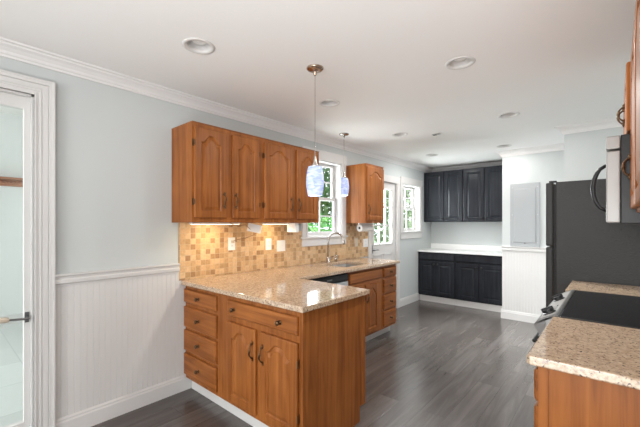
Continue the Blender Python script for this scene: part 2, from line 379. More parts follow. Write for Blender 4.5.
# beadboard panelling: groove every 41 mm, real relief
def beadboard(mb_, length, z0, z1, pitch=.036):
    prof = [(0, 0)]; x = 0
    while x < length-.001:
        x1 = min(x+pitch, length)
        prof += [(x+.0005, .007), (x1-.0080, .007), (x1-.0065, .0058), (x1-.0050, .007), (x1-.0035, .0058), (x1-.0015, .007)] if x1-x > .02 else [(x1, .007)]
        x = x1
    prof.append((length, 0))
    A = [mb_.vert((p[0], z0, p[1])) for p in prof]; B = [mb_.vert((p[0], z1, p[1])) for p in prof]
    for i in range(len(prof)-1): mb_.face([A[i], A[i+1], B[i+1], B[i]])
    return mb_
trim(beadboard(MB(frame((0, .523, 0), '+x')), 1.45-.523, .12, .985), 'white beadboard wainscot on the left wall')
trim(beadboard(MB(frame((1.455, 5.52, 0), '-y')), 1.45, .12, .985), 'white beadboard wainscot below the electrical panel')
# mosaic backsplash: one field of tiles with the window trim cut out
bs = MB(frame((0, 0, 0), '+x'))
bs.slab([(1.342, .914), (4.162, .914), (4.162, 1.392), (3.62, 1.392), (3.62, 1.12), (2.783, 1.12), (2.783, 1.392), (1.342, 1.392)], [], 0.0005, .009)
trim(bs, 'tan and brown stone mosaic backsplash', mosaic)

# ------------------------------------------------------------------ windows and doors
def casing(mb, y0, z0, y1, z1, w, M=None, bottom=True, top=.11, bot=.11):
    def board(a0, b0, a1, b1):
        mb.box((a0, b0, 0), (a1, b1, .020), .004)
    board(y0-w, z0 if not bottom else z0, y0, z1); board(y1, z0, y1+w, z1)
    mb.box((y0-w-.005, z1, 0), (y1+w+.005, z1+top, .026), .005)
    for yy in (y0-.028, y1+.012): mb.box((yy, z0, .02), (yy+.016, z1, .026), .002)
    if bottom:
        mb.box((y0-w-.004, z0-bot, 0), (y1+w+.004, z0-.022, .020), .004); mb.box((y0-w-.02, z0-.022, -.02), (y1+w+.02, z0, .036), .006)
def window(name, R, w, label, top, bot, cols, depth=.075):
    y0, z0, y1, z1 = R; F = frame((0, 0, 0), '+x')
    t = thing(name, (0, (y0+y1)/2, z0), label, None, None, 'structure')
    c = MB(F); casing(c, y0, z0, y1, z1, w, top=top, bot=bot); c.build('casing', white_trim, t)
    j = MB(F)
    for a, b in (((y0, z0, -.12), (y0+.012, z1, 0)), ((y1-.012, z0, -.12), (y1, z1, 0)), ((y0, z1-.012, -.12), (y1, z1, 0)), ((y0, z0, -.12), (y1, z0+.012, 0))): j.box(a, b)
    j.build('jamb', white_trim, t)
    zm = z0+(z1-z0)*.50
    for nm, za, zb, xo in (('lower_sash', z0+.012, zm+.018, -depth), ('upper_sash', zm-.018, z1-.012, -depth-.028)):
        s = MB(F); a, b = y0+.012, y1-.012; st = .045
        s.box((a, za, xo-.026), (a+st, zb, xo), .003); s.box((b-st, za, xo-.026), (b, zb, xo), .003)
        s.box((a+st, za, xo-.026), (b-st, za+.042, xo), .003); s.box((a+st, zb-.036, xo-.026), (b-st, zb, xo), .003)
        so = s.build(nm, white_trim, t)
        m = MB(F)
        for k in range(1, cols): yy = a+st+(b-a-2*st)*k/cols; m.box((yy-.009, za+.04, xo-.022), (yy+.009, zb-.034, xo-.004))
        zz = (za+zb)/2+.003; m.box((a+st, zz-.009, xo-.021), (b-st, zz+.009, xo-.005))
        m.build('muntin', white_trim, so)
        MB(F).box((a+st-.004, za+.038, xo-.015), (b-st+.004, zb-.032, xo-.011)).build('glass', glass, so)
    return t
window('window_1', W1, .092, 'white double-hung window above the sink', .115, .11, 2)
window('window_2', W2, .086, 'white double-hung window between back door and dark cabinets', .115, .125, 2)

def lever(mb, u, v, w, sgn):
    mb.box((u-.024, v-.06, w), (u+.024, v+.06, w+.010), .004)
    mb.lathe([(.011, 0), (.011, .05)], (u, v-.01, w+.01), 'z', 12, False, True)
    mb.tube([(u, v-.01, w+.052), (u+sgn*.04, v-.006, w+.056), (u+sgn*.085, v-.008, w+.055), (u+sgn*.118, v-.012, w+.052)], [.010, .009, .0085, .007], 10)
# back door with nine panes
F = frame((0, 0, 0), '+x'); y0, _, y1, z1 = D1
t = thing('door_1', (0, (y0+y1)/2, 0), 'white back door with glass panes beyond the sink', None, None, 'structure')
c = MB(F); casing(c, y0, 0, y1, z1, .092, bottom=False, top=.105); c.build('casing', white_trim, t)
sl = MB(F); gy0, gy1, gz0, gz1 = y0+.10, y1-.11, 1.075, 1.93
sl.slab(rect(y0+.004, .008, y1-.004, z1-.004), [rect(gy0, gz0, gy1, gz1)], -.065, -.022)
sl = sl.build('door_slab', white_trim, t)
mo = MB(F)
for (a0, b0, a1, b1) in ((gy0-.02, gz0-.02, gy1+.02, gz0+.004), (gy0-.02, gz1-.004, gy1+.02, gz1+.02), (gy0-.02, gz0, gy0+.004, gz1), (gy1-.004, gz0, gy1+.02, gz1)): mo.box((a0, b0, -.024), (a1, b1, -.012), .003)
for (pa, pb) in ((y0+.10, y0+.35), (y1-.36, y1-.11)):
    for (a0, b0, a1, b1) in ((pa, .2, pb, .222), (pa, .89, pb, .912), (pa, .2, pa+.022, .912), (pb-.022, .2, pb, .912)): mo.box((a0, b0, -.024), (a1, b1, -.014), .003)
mo.build('panel_molding', white_trim, sl)
mu = MB(F)
for k in (1, 2):
    yy = gy0+(gy1-gy0)*k/3; mu.box((yy-.011, gz0, -.05), (yy+.011, gz1, -.02)); zz = gz0+(gz1-gz0)*k/3; mu.box((gy0, zz-.011, -.049), (gy1, zz+.011, -.021))
mu.build('muntin', white_trim, sl)
MB(F).box((gy0-.003, gz0-.003, -.042), (gy1+.003, gz1+.003, -.037)).build('glass', glass, sl)
h = MB(F); lever(h, y0+.05, 1.0, -.022, 1); h = h.build('lever_handle', steel_dark, t); h['label'] = 'dark grey lever handle'
# glass door to the sunroom
y0, _, y1, z1 = D2
t = thing('door_2', (0, (y0+y1)/2, 0), 'white glazed door at the far left edge', None, None, 'structure')
c = MB(F); cw = .101
for a_, b_, dp in ((0, cw, .016), (0, .010, .021), (.026, .034, .020), (.040, .066, .020), (cw-.030, cw, .027), (cw-.012, cw, .031)):
    c.box((y0-b_, 0, 0), (y0-a_, z1+b_, dp), .0015); c.box((y1+a_, 0, 0), (y1+b_, z1+b_, dp), .0015); c.box((y0-a_, z1+a_, 0), (y1+a_, z1+b_, dp-.0004), .0015)
c.build('casing', white_trim, t)
j = MB(F)
for a, b in (((y0, 0, -.12), (y0+.012, z1, 0)), ((y1-.012, 0, -.12), (y1, z1, 0)), ((y0, z1-.012, -.12), (y1, z1, 0))): j.box(a, b)
j.build('jamb', white_trim, t)
sl = MB(F).slab(rect(y0+.0125, .004, y1-.0125, z1-.0125), [rect(y0+.10, .16, y1-.042, z1-.085)], -.075, -.035).build('door_slab', white_trim, t)
MB(F).box((y0+.097, .157, -.058), (y1-.039, z1-.082, -.052)).build('glass', glass, sl)
h = MB(F); u = y1-.029; v = .805
h.box((u-.010, v-.032, -.035), (u+.010, v+.032, -.029), .002); h.lathe([(.007, 0), (.007, .045)], (u, v, -.03), 'z', 12, False, True)
h.tube([(u, v, .018), (u-.05, v+.006, .024), (u-.10, v+.012, .026)], [.008, .007, .007], 10)
h = h.build('lever_handle', steel_dark, t)
g = MB(F); g.tube([(u-.088, v+.012, .026), (u-.095, v+.012, .026), (u-.125, v+.016, .027), (u-.14, v+.018, .027)], [.012, .016, .017, .012], 12); g = g.build('grip', ivory_plastic, h); g['label'] = 'pale grip'
# carved wood shelf in the sunroom
t = thing('wall_shelf', (-3.6, .3, 1.88), 'carved reddish wood shelf on the pale wall beyond the glass door', 'shelf')
s = MB(); s.box((-3.6, -1.3, 1.985), (-3.44, 1.3, 2.012), .006)
s.build('shelf_board', carved_wood, t)
s = MB(); s.box((-3.6, -1.25, 1.90), (-3.56, 1.25, 1.985), .004)
for k in range(60): s.lathe([(.002, -.012), (.014, -.006), (.016, 0), (.014, .006), (.002, .012)], (-3.553, -1.23+k*.0415, 1.955), 'x', 8)
s.build('carved_apron', carved_wood, t)

# ------------------------------------------------------------------ cabinet parts
def arch_prof(t): # t in [-1,1]
    a = abs(t)/.80
    return 0 if a >= 1 else .5*(1+math.cos(PI*a**1.45))
def raised_door(M, w, h, t, rise, stile, mat, name, parent):
    mb = MB(M); NA = 25 if rise else 2
    def loop(d, z):
        L = [(stile+d, stile+d, z), (w-stile-d, stile+d, z)]
        for k in range(NA):
            q = 1-2*k/(NA-1); x = w/2+q*(w/2-stile-d)
            L.append((x, h-stile-d-rise*(1-arch_prof(q)), z))
        return L
    def outer(i, z):
        L = [(i, i, z), (w-i, i, z)]
        for k in range(NA): q = 1-2*k/(NA-1); L.append((w/2+q*(w/2-i), h-i, z))
        return L
    mb.loops([outer(0, 0), outer(0, t-.006), outer(.0025, t-.002), outer(.007, t), loop(0, t), loop(.005, t-.007), loop(.010, t-.009), loop(.034, t-.001)])
    return mb.build(name, mat, parent)
def slab_front(M, w, h, t, mat, name, parent):
    mb = MB(M)
    def outer(i, z): return [(i, i, z), (w-i, i, z), (w-i, h-i, z), (i, h-i, z)]
    mb.loops([outer(0, 0), outer(0, t-.009), outer(.004, t-.004), outer(.012, t)])
    return mb.build(name, mat, parent)
def knob(M, u, v, w, mat, parent, name='knob'):
    mb = MB(M); mb.lathe([(.014, 0), (.014, .002), (.006, .004), (.0055, .014), (.012, .018), (.0155, .022), (.0145, .028), (.008, .032), (.001, .033)], (u, v, w), 'z', 16, True, True)
    return mb.build(name, mat, parent, True)
def pull(M, u, v, w, mat, parent, L=.10):
    mb = MB(M); pts = []; rs = []
    n = 14
    for k in range(n+1):
        q = k/n*2-1; pts.append((u+.004*math.sin(q*PI*1.5), v+q*L*.5, w+.006+.020*(1-abs(q)**2.6))); rs.append(.0042+.0035*max(0, 1-abs(q)*1.9)+.003*max(0, abs(q)-.8)*5*.6)
    mb.tube(pts, rs, 8)
    for sg in (-1, 1):
        mb.lathe([(.010, 0), (.009, .004), (.005, .009), (.001, .010)], (u, v+sg*L*.5, w), 'z', 12, True, True)
        mb.tube([(u, v+sg*L*.5, w+.003), (u+.006, v+sg*L*.62, w+.004), (u-.003, v+sg*L*.74, w+.003)], [.007, .006, .001], 8)
    return mb.build('handle', mat, parent, True)
def hinge(M, u, v, w, parent):
    mb = MB(M); mb.lathe([(.0045, -.02), (.0045, .02)], (u, v, w), 'y', 8, True, True); mb.box((u-.010, v-.026, w-.020), (u+.002, v+.026, w-.015))
    return mb.build('hinge', bronze, parent)
def cabinet(name, label, cat, M, w, d, z0, z1, fronts, mat_v, mat_h, group=None, th=.02, handle_mat=bronze, rise=.055, stile=.052, loc=None, toe=None, extra=None, pull_len=.095, body_mat=None):
    """M: frame with origin at the front-left-bottom floor corner of the face; fronts: list of dicts"""
    o = M @ Vector((w/2, z0, -d/2))
    t = thing(name, tuple(o), label, cat, group)
    b = MB(M); b.box((0, z0, -d), (w, z1, 0), .0015)
    b.build('body', body_mat or mat_v, t)
    if extra: extra(t)
    for f in fronts:
        fm = M @ Matrix.Translation(Vector((f['u'], f['v'], .0005)))
        if f['t'] == 'door':
            p = raised_door(fm, f['w'], f['h'], th, rise, stile, mat_v, 'door', t)
            if 'pull' in f: pull(fm, *f['pull'], th, handle_mat, p, pull_len)
            if 'knob' in f: knob(fm, *f['knob'], th, handle_mat, p)
            if 'hinge' in f:
                for hv in (.12, f['h']-.12): hinge(fm, f['hinge'], hv, th-.002, p)
        else:
            p = slab_front(fm, f['w'], f['h'], th, mat_h, 'false_front' if f['t'] == 'false' else 'drawer', t)
            for k in f.get('knobs', []): knob(fm, *k, th, handle_mat, p)
    return t
def door(u, v, w, h, side, where, hg=True):
    """side: which side the pull is on ('l'/'r'); where: 't' pull near top, 'b' near bottom"""
    pu = .027 if side == 'l' else w-.027; pv = h-.14 if where == 't' else (.14 if where == 'b' else float(where))
    d = dict(t='door', u=u, v=v, w=w, h=h, pull=(pu, pv))
    if hg: d['hinge'] = w+.003 if side == 'l' else -.003
    return d
def drw(u, v, w, h, n=1): return dict(t='drawer', u=u, v=v, w=w, h=h, knobs=[(w*.5, h*.5)] if n == 1 else [(w*.13, h*.5), (w*.80, h*.5)])

# --- wood upper cabinets on the left wall (face frame at x = .325, doors to .345)
UB, UT = 1.392, 2.145
def upper_top(M, w, d):
    def fn(t):
        b = MB(M); b.box((0, UT+.0005, -d), (w, UT+.006, .006)); b.build('top_edge', wood_y, t)
    return fn
M = frame((.325, 1.283, 0), '+x'); w = 1.940-1.283
cabinet('upper_cabinet', 'honey wood upper cabinet with two arched doors at the left end of the run', 'cabinet', M, w, .323, UB, UT,
        [door(.014, 1.428, .277, .685, 'r', 'b'), door(.348, 1.428, .276, .685, 'l', 'b')], wood_z, wood_y, 'honey wood upper cabinets on the left wall', extra=upper_top(M, w, .323))
M = frame((.325, 1.941, 0), '+x'); w = 2.722-1.941
cabinet('upper_cabinet', 'honey wood upper cabinet with two arched doors beside the sink window', 'cabinet', M, w, .323, UB, UT,
        [door(.027, 1.428, .355, .685, 'r', 'b'), door(.435, 1.428, .311, .685, 'l', 'b')], wood_z, wood_y, 'honey wood upper cabinets on the left wall', extra=upper_top(M, w, .323))
M = frame((.325, 3.622, 0), '+x'); w = 4.052-3.622
cabinet('upper_cabinet', 'single-door honey wood upper cabinet between sink window and back door', 'cabinet', M, w, .323, UB, UT,
        [door(.012, 1.428, .405, .685, 'l', 'b', False)], wood_z, wood_y, 'honey wood upper cabinets on the left wall', extra=upper_top(M, w, .323))

# --- peninsula base cabinets (face at y = 1.40, facing the camera)
BT = .879; TOE = .105
def toe_board(M, a, b, dz):
    def fn(t): q = MB(M); q.box((a, 0, dz-.015), (b, TOE, dz)); q.build('toe_board', white_trim, t)
    return fn
M = frame((.001, 1.40, 0), '-y')
cabinet('base_cabinet', 'honey wood base cabinet with a stack of four drawers at the left wall', 'cabinet', M, .545, .60, TOE, BT,
        [drw(.004, .735, .482, .110), drw(.004, .532, .482, .168), drw(.004, .338, .482, .170), drw(.004, .138, .482, .175)], wood_z, wood_x, 'honey wood peninsula cabinets', extra=toe_board(M, .016, .545, -.045))
M = frame((.547, 1.40, 0), '-y')
def pen_extra(t):
    toe_board(frame((.547, 1.40, 0), '-y'), 0, .79, -.045)(t)
    q = MB(); q.prism([(1.44, 0.0), (1.97, 0.0), (1.97, TOE), (2.035, TOE), (2.035, BT), (1.40, BT), (1.40, TOE), (1.44, TOE)], 1.345, 1.363, 0); q.build('end_panel', wood_z, t)
    q = MB(); q.box((1.30, 2.001, TOE), (1.366, 2.037, BT), .002); q.build('back_stile', wood_z, t)
    fm = frame((1.29, 2.0, 0), '+y')
    for uu in (.0, .35):
        d = raised_door(fm @ Matrix.Translation(Vector((uu, .138, .001))), .33, .70, .02, .055, .052, wood_z, 'door', t)
cabinet('base_cabinet', 'honey wood base cabinet with wide drawer over two arched doors at the peninsula end', 'cabinet', M, .797, .60, TOE, BT,
        [drw(.083, .735, .700, .108, 2), door(.083, .136, .321, .556, 'r', 't', False), door(.452, .136, .334, .556, 'l', 't')], wood_z, wood_x, 'honey wood peninsula cabinets', extra=pen_extra)

# --- sink run (face at x = .58)
M = frame((.58, 2.0, 0), '+x')
t = thing('corner_cabinet', (.3, 2.12, .1), 'honey wood corner filler between peninsula and dishwasher', 'cabinet')
MB().box((.002, 2.012, TOE), (.575, 2.238, BT)).build('body', wood_z, t)
M = frame((.58, 2.885, 0), '+x')
cabinet('sink_cabinet', 'honey wood sink cabinet with false drawer front over two arched doors', 'cabinet', M, .695, .57, TOE, BT-.21,
        [dict(t='false', u=.022, v=.735, w=.655, h=.115), door(.022, .136, .285, .556, 'r', 't', False), door(.322, .136, .285, .556, 'l', 't', False)], wood_z, wood_y,
        extra=lambda t: (MB(frame((.58, 2.885, 0), '+x')).box((0, BT-.21, -.02), (.695, BT, 0)).build('face_frame', wood_y, t), toe_board(frame((.58, 2.885, 0), '+x'), 0, .695, -.075)(t)))
M = frame((.58, 3.582, 0), '+x')
cabinet('drawer_cabinet', 'honey wood cabinet with four small drawers beside the back door', 'cabinet', M, .348, .57, TOE, BT,
        [drw(.028, .735, .305, .110), drw(.028, .535, .305, .172), drw(.028, .338, .305, .172), drw(.028, .136, .305, .176)], wood_z, wood_y, extra=toe_board(M, 0, .34, -.075))
# dishwasher
t = thing('dishwasher', (.3, 2.56, 0), 'dishwasher with black control strip under the sink counter', 'dishwasher')
MB().box((.02, 2.245, .02), (.565, 2.875, .868)).build('body', black_plastic, t)
d = MB().box((.566, 2.25, .13), (.600, 2.872, .785), .004).build('door', steel, t); d['label'] = 'stainless steel door'
p = MB(); p.box((.566, 2.25, .795), (.606, 2.872, .862), .006); p = p.build('control_panel', black_plastic, t)
MB().box((.6055, 2.52, .822), (.6075, 2.60, .834)).build('display', steel_dark, p)
h = MB(); h.tube([(.60, 2.33, .70), (.632, 2.33, .70), (.632, 2.79, .70), (.60, 2.79, .70)], .008, 10); h.build('handle', steel, d)

# --- granite worktop with sink cut-out
SK = (.145, 2.95, .525, 3.44)
w_ = MB(); w_.slab([(.0095, 1.357), (1.392, 1.367), (1.387, 2.062), (.637, 2.09), (.637, 3.935), (.0095, 3.935)], [rect(*SK)], BT+.001, .914)
o = w_.build('worktop', granite); tag(o, 'L-shaped speckled tan granite worktop over the peninsula and sink run', 'worktop')
bv = o.modifiers.new('bevel', 'BEVEL'); bv.width = .005; bv.segments = 2; bv.limit_method = 'ANGLE'; bv.angle_limit = 1.0
# sink
t = thing('sink', (.33, 3.2, .72), 'undermount stainless steel sink below the window', 'sink')
x0, y0, x1, y1 = SK; s = MB()
def rr(i, z): return [(x0+i, y0+i, z), (x1-i, y0+i, z), (x1-i, y1-i, z), (x0+i, y1-i, z)]
s.loops([rr(-.02, .8785), rr(.002, .8785), rr(.004, .872), rr(.012, .73), rr(.03, .715)], False, True)
s.build('basin', steel, t)
MB().lathe([(.04, 0), (.035, .003), (.012, .001)], (.33, 3.2, .7155), 'z', 20, False, True).build('drain', steel_dark, t)
# faucet
t = thing('faucet', (.085, 3.165, .914), 'tall gooseneck nickel faucet behind the sink', 'faucet')
f = MB(); f.lathe([(.027, 0), (.027, .006), (.020, .012), (.018, .05), (.014, .06)], (.085, 3.165, .9145), 'z', 20, True, True); f.build('base', nickel, t, True)
pts = [(.085, 3.165, .97), (.085, 3.165, 1.17)]
for k in range(1, 13):
    a = PI-PI*k/12*.93; pts.append((.085+.105+.105*math.cos(a), 3.165+.035*(k/12), 1.17+.105*math.sin(a)))
pts.append((pts[-1][0]+.004, pts[-1][1]+.002, pts[-1][2]-.02))
f = MB(); f.tube(pts, .011, 12); f.build('spout', nickel, t, True)
f = MB(); f.lathe([(.012, -.03), (.015, -.015), (.014, .005), (.011, .012)], (pts[-1][0], pts[-1][1], pts[-1][2]-.005), 'z', 14, True, True); f.build('spray_head', nickel, t, True)
f = MB(); f.tube([(.085, 3.182, .955), (.088, 3.215, .962), (.10, 3.25, .985)], [.009, .007, .006], 10); f.build('handle', nickel, t, True)
f = MB(); f.lathe([(.019, 0), (.017, .03), (.012, .06), (.013, .075), (.006, .085)], (.075, 3.33, .9145), 'z', 14, True, True)
tag(f.build('soap_dispenser', nickel, None, True), 'small nickel soap dispenser to the right of the faucet', 'dispenser')

# --- outlets, switches
def plate(name, y, z, w, h, label, cat, kind, mat=white_plastic, x=.0095):
    F_ = frame((x, y, z), '+x'); t = thing(name, (x, y, z), label, cat, 'wall plates on the mosaic backsplash')
    p = MB(F_); p.box((-w/2, -h/2, 0), (w/2, h/2, .007), .003); p.build('cover_plate', mat, t)
    q = MB(F_)
    if kind == 'outlet':
        for zz in (.021, -.021): q = MB(F_); q.lathe([(.016, 0), (.016, .003)], (0, zz, .0065), 'z', 16, False, True); q.build('receptacle', mat, t)
        for zz in (.021, -.021):
            for uu in (-.006, .006): q = MB(F_); q.box((uu-.0012, zz-.002, .0095), (uu+.0012, zz+.007, .0101)); q.build('slot', dark_hole, t)
    elif kind == 'rocker':
        q.box((-.016, -.033, .0065), (.016, .033, .0115), .002); q.build('rocker', mat, t)
    else:
        for uu in (-.023, .023): q = MB(F_); q.box((uu-.005, -.012, .0065), (uu+.005, .010, .016), .002); q.build('toggle', mat, t)
    return t
plate('power_outlet', 1.845, 1.195, .075, .118, 'white outlet under the left wood cabinet, leftmost of the wall plates', 'outlet', 'outlet')
plate('power_outlet', 2.29, 1.172, .075, .118, 'white outlet on the mosaic just left of the double switch', 'outlet', 'outlet')
plate('light_switch', 2.465, 1.147, .118, .118, 'white double switch on the mosaic left of the sink window', 'switch', 'toggle')
plate('light_switch', 3.862, 1.13, .072, .12, 'beige switch plate on the mosaic right of the faucet', 'switch', 'rocker', ivory_plastic)
plate('power_outlet', 4.09, 1.11, .118, .118, 'white wall plate on the mosaic next to the back door', 'outlet', 'outlet')

# --- under-cabinet fixtures: light bars, one hanging loose, and paper roll
def light_bar(y0, y1, label, watt):
    t = thing('undercabinet_light', (.2, (y0+y1)/2, 1.38), label, 'light', 'under-cabinet light bars')
    MB().box((.14, y0, 1.377), (.185, y1, 1.3915), .003).build('housing', white_plastic, t)
    MB().box((.145, y0+.01, 1.375), (.18, y1-.01, 1.3775)).build('diffuser', led_warm, t)
    d = bpy.data.lights.new('lamp', 'AREA'); d.shape = 'RECTANGLE'; d.size = y1-y0-.03; d.size_y = .03; d.energy = watt; d.color = (1, .76, .45)
    o = bpy.data.objects.new('lamp', d); C.objects.link(o); o.location = (.1625, (y0+y1)/2, 1.373); o.rotation_euler = (0, math.radians(-22), PI/2)
    o.rotation_euler = Vector((-.35, 0, -1)).to_track_quat('-Z', 'Y').to_euler()
    d.size, d.size_y = .03, y1-y0-.03
    o.parent = t; o.matrix_parent_inverse = Matrix.Translation(-Vector(t.location))
    return t
light_bar(1.36, 1.82, 'lit warm light bar under the left end of the wood upper cabinets', 2.7)
light_bar(2.10, 2.42, 'lit warm light bar under the upper cabinet beside the sink window', 1.7)
t = thing('loose_light', (.15, 2.0, 1.3), 'white light fixture hanging loose by its cord under the upper cabinets', 'light')
M_ = Matrix.Translation((.16, 2.0, 1.340)) @ Matrix.Rotation(math.radians(-14), 4, 'X') @ Matrix.Rotation(math.radians(-25), 4, 'Z')
q = MB(M_); q.box((-.011, -.068, -.038), (.011, .06, .036), .004); q.build('housing', white_plastic, t)
q = MB(); q.tube([(.17, 2.062, 1.391), (.165, 2.075, 1.36), (.15, 2.06, 1.315), (.11, 2.02, 1.275), (.07, 1.96, 1.247), (.035, 1.90, 1.235), (.018, 1.85, 1.222)], .0035, 6)
q.tube([(.20, 1.70, 1.391), (.20, 1.74, 1.372), (.19, 1.80, 1.362), (.18, 1.88, 1.372), (.17, 1.94, 1.33)], .003, 6); q.build('cord', cable_mat, t)
q = MB(); q.box((.0195, 1.835, 1.204), (.040, 1.858, 1.228), .003); q.build('plug', ivory_plastic, t)
t = thing('dispenser', (.2, 2.46, 1.3), 'small white dispenser box with grey holder under the wood cabinet by the sink window', 'dispenser')
MB().box((.17, 2.405, 1.296), (.29, 2.455, 1.3915), .006).build('housing', white_plastic, t)
q = MB(); q.box((.19, 2.455, 1.31), (.27, 2.52, 1.385), .006); q.build('bracket', panel_grey, t)
q = MB(); q.lathe([(.022, 0), (.022, .004), (.006, .005)], (.24, 2.5205, 1.345), 'y', 16, True, True); q.build('spindle', white_plastic, t)
t = thing('paper_roll_holder', (.16, 3.85, 1.3), 'white paper roll on its holder under the cabinet beside the back door', 'paper holder')
q = MB(); q.lathe([(.017, .001), (.046, .0), (.048, .004), (.048, .276), (.046, .28), (.017, .279)], (.16, 3.72, 1.327), 'y', 28); q.lathe([(.017, .001), (.017, .279)], (.16, 3.72, 1.327), 'y', 20); q.build('paper_roll', paper, t)
q = MB(); q.lathe([(.0165, .004), (.0165, .276)], (.16, 3.72, 1.327), 'y', 16, True, True); q.build('core', dark_hole, t)
q = MB(); q.box((.15, 4.003, 1.31), (.17, 4.012, 1.3915)); q.box((.15, 3.705, 1.374), (.17, 4.003, 1.3775+.014)); q.build('bracket', white_plastic, t)

# ------------------------------------------------------------------ right side: base cabinet, range, strip, fridge, microwave, uppers
RF = 2.503   # face frame plane
M = frame((RF, 2.07, 0), '-x')    # u runs toward the camera
def rc_extra(t):
    q = MB(); q.box((RF, 1.418, .002), (2.533, 1.432, BT), .001); q.build('front_stile', wood_z, t)
    q = MB(); q.box((2.533, 1.421, .002), (3.072, 1.432, BT)); q.build('end_panel', wood_x if False else wood_z, t)
    toe_board(frame((RF, 2.07, 0), '-x'), 0, .63, -.06)(t)
cabinet('base_cabinet', 'honey wood base cabinet with drawers under the speckled counter at the right', 'cabinet', M, .637, .570, TOE, BT,
        [drw(.03, .735, .585, .115), drw(.03, .535, .585, .18), drw(.03, .335, .585, .18), drw(.03, .135, .585, .18)], wood_z, wood_y, extra=rc_extra)
q = MB(); q.slab([(2.470, 1.405), (2.480, 1.397), (3.079, 1.397), (3.079, 2.068), (2.470, 2.068)], [], BT+.001, .914)
o = tag(q.build('worktop', granite), 'speckled granite counter in the lower right corner', 'worktop'); bv = o.modifiers.new('bevel', 'BEVEL'); bv.width = .006; bv.segments = 3; bv.limit_method = 'ANGLE'; bv.angle_limit = 1.0
M = frame((RF, 3.478, 0), '-x')
cabinet('base_cabinet', 'narrow honey wood base cabinet between stove and refrigerator', 'cabinet', M, .50, .570, TOE, BT,
        [drw(.02, .735, .46, .115), door(.02, .136, .46, .58, 'l', 't', False)], wood_z, wood_y, extra=toe_board(M, 0, .5, -.06))
q = MB(); q.box((2.44, 2.975, BT+.001), (3.079, 3.482, .914), .005)
tag(q.build('worktop', granite), 'short strip of granite counter between stove and refrigerator', 'worktop')

# range
t = thing('stove', (2.77, 2.52, 0), 'glass-top electric stove with silver control panel and black knobs', 'stove')
MB().box((2.44, 2.075, .02), (3.07, 2.968, .895)).build('body', steel_dark, t)
MB().box((2.497, 2.075, .896), (3.072, 2.968, .918), .004).build('cooktop', black_gloss, t)
for (bx, by, br) in ((2.64, 2.30, .10), (2.64, 2.74, .08), (2.90, 2.30, .075), (2.90, 2.74, .10)):
    for r_ in (br, br*.62): q = MB(); q.lathe([(r_, 0), (r_+.002, 0)], (bx, by, .9184), 'z', 40); q.build('burner_ring', ring_grey, t)
q = MB(); q.prism([(2.385, .848), (2.412, .80), (2.440, .80), (2.496, .86), (2.496, .918), (2.482, .918), (2.400, .872)], 2.075, 2.968, 1) if False else None
prof = [(2.386, .855), (2.415, .803), (2.439, .803), (2.439, .896), (2.496, .897), (2.496, .919), (2.484, .920), (2.398, .873)]
q = MB(); q.loops([[(p[0], 2.074, p[1]) for p in prof], [(p[0], 2.969, p[1]) for p in prof]]); cp = q.build('control_panel', grey_panel, t)
q = MB(); q.loops([[(2.405, yy, .8772), (2.476, yy, .9162), (2.476, yy, .9175), (2.405, yy, .8785)] for yy in (2.12, 2.91)]); q.build('face_plate', silver, cp)
sl_n = Vector((-.047, 0, .086)).normalized(); sl_t = Vector((.086, 0, .047)).normalized()
Mk = Matrix.Identity(4)
def slope_frame(y):
    c = Vector((2.441, y, .8965)); m = Matrix.Identity(4)
    for i in range(3): m[i][0] = (0, -1, 0)[i]; m[i][1] = sl_t[i]; m[i][2] = sl_n[i]; m[i][3] = c[i]
    return m
for y in (2.205, 2.63):
    m = slope_frame(y); q = MB(m)
    q.loops([[(r_*math.cos(2*PI*k/24)*(1+.10*math.cos(6*PI*2*k/24)*0), r_*math.sin(2*PI*k/24), z) for k in range(24)] for r_, z in ((.033, 0), (.033, .006), (.027, .010), (.026, .022), (.023, .025))])
    q.box((-.007, -.030, .012), (.007, .030, .034), .004); q.build('knob', black_plastic, cp)
q = MB(slope_frame(2.35)); q.box((-.055, -.024, .0003), (.055, .024, .002)); q.build('display', black_gloss, cp)
for y in (2.25, 2.43):
    q = MB(slope_frame(y)); q.box((-.012, -.003, .0003), (.012, .003, .0012)); q.box((-.003, -.012, .0003), (.003, .012, .0012)); q.build('mark', black_plastic, cp)
od = MB(); od.box((2.402, 2.08, .21), (2.439, 2.962, .795), .006); od = od.build('oven_door', black_gloss, t)
q = MB(); q.tube([(2.405, 2.16, .745), (2.376, 2.16, .745), (2.376, 2.88, .745), (2.405, 2.88, .745)], .010, 10); q.build('handle', black_plastic, od)
q = MB(); q.box((2.402, 2.08, .03), (2.439, 2.962, .20), .006); q.build('drawer', steel, t)

# refrigerator
t = thing('refrigerator', (2.7, 3.95, 0), 'tall black refrigerator with pebbled side panel', 'refrigerator')
MB().box((2.326, 3.50, .02), (3.06, 4.40, 1.738), .006).build('body', fridge_mat, t)
for z0, z1 in ((.09, 1.18), (1.19, 1.735)):
    d = MB().box((2.254, 3.50, z0), (2.309, 4.40, z1), .012).build('door', fridge_mat, t)
    q = MB(); q.box((2.2525, 3.53, (z1-.30 if z0 < 1 else z0+.02)), (2.2545, 3.56, (z1-.02 if z0 < 1 else z0+.25))); q.build('grip', black_plastic, d)
MB().box((2.309, 3.51, .09), (2.326, 4.39, 1.72)).build('gasket', dark_hole, t)
q = MB(); q.box((2.262, 4.30, 1.7355), (2.36, 4.38, 1.755), .004); q.build('hinge_cover', black_plastic, t)
q = MB(); q.box((2.275, 3.52, 1.7355), (2.33, 3.56, 1.752), .004); q.build('hinge_cover', black_plastic, t)
MB().box((2.30, 3.52, .0), (3.04, 4.38, .02)).build('base_grille', black_plastic, t)

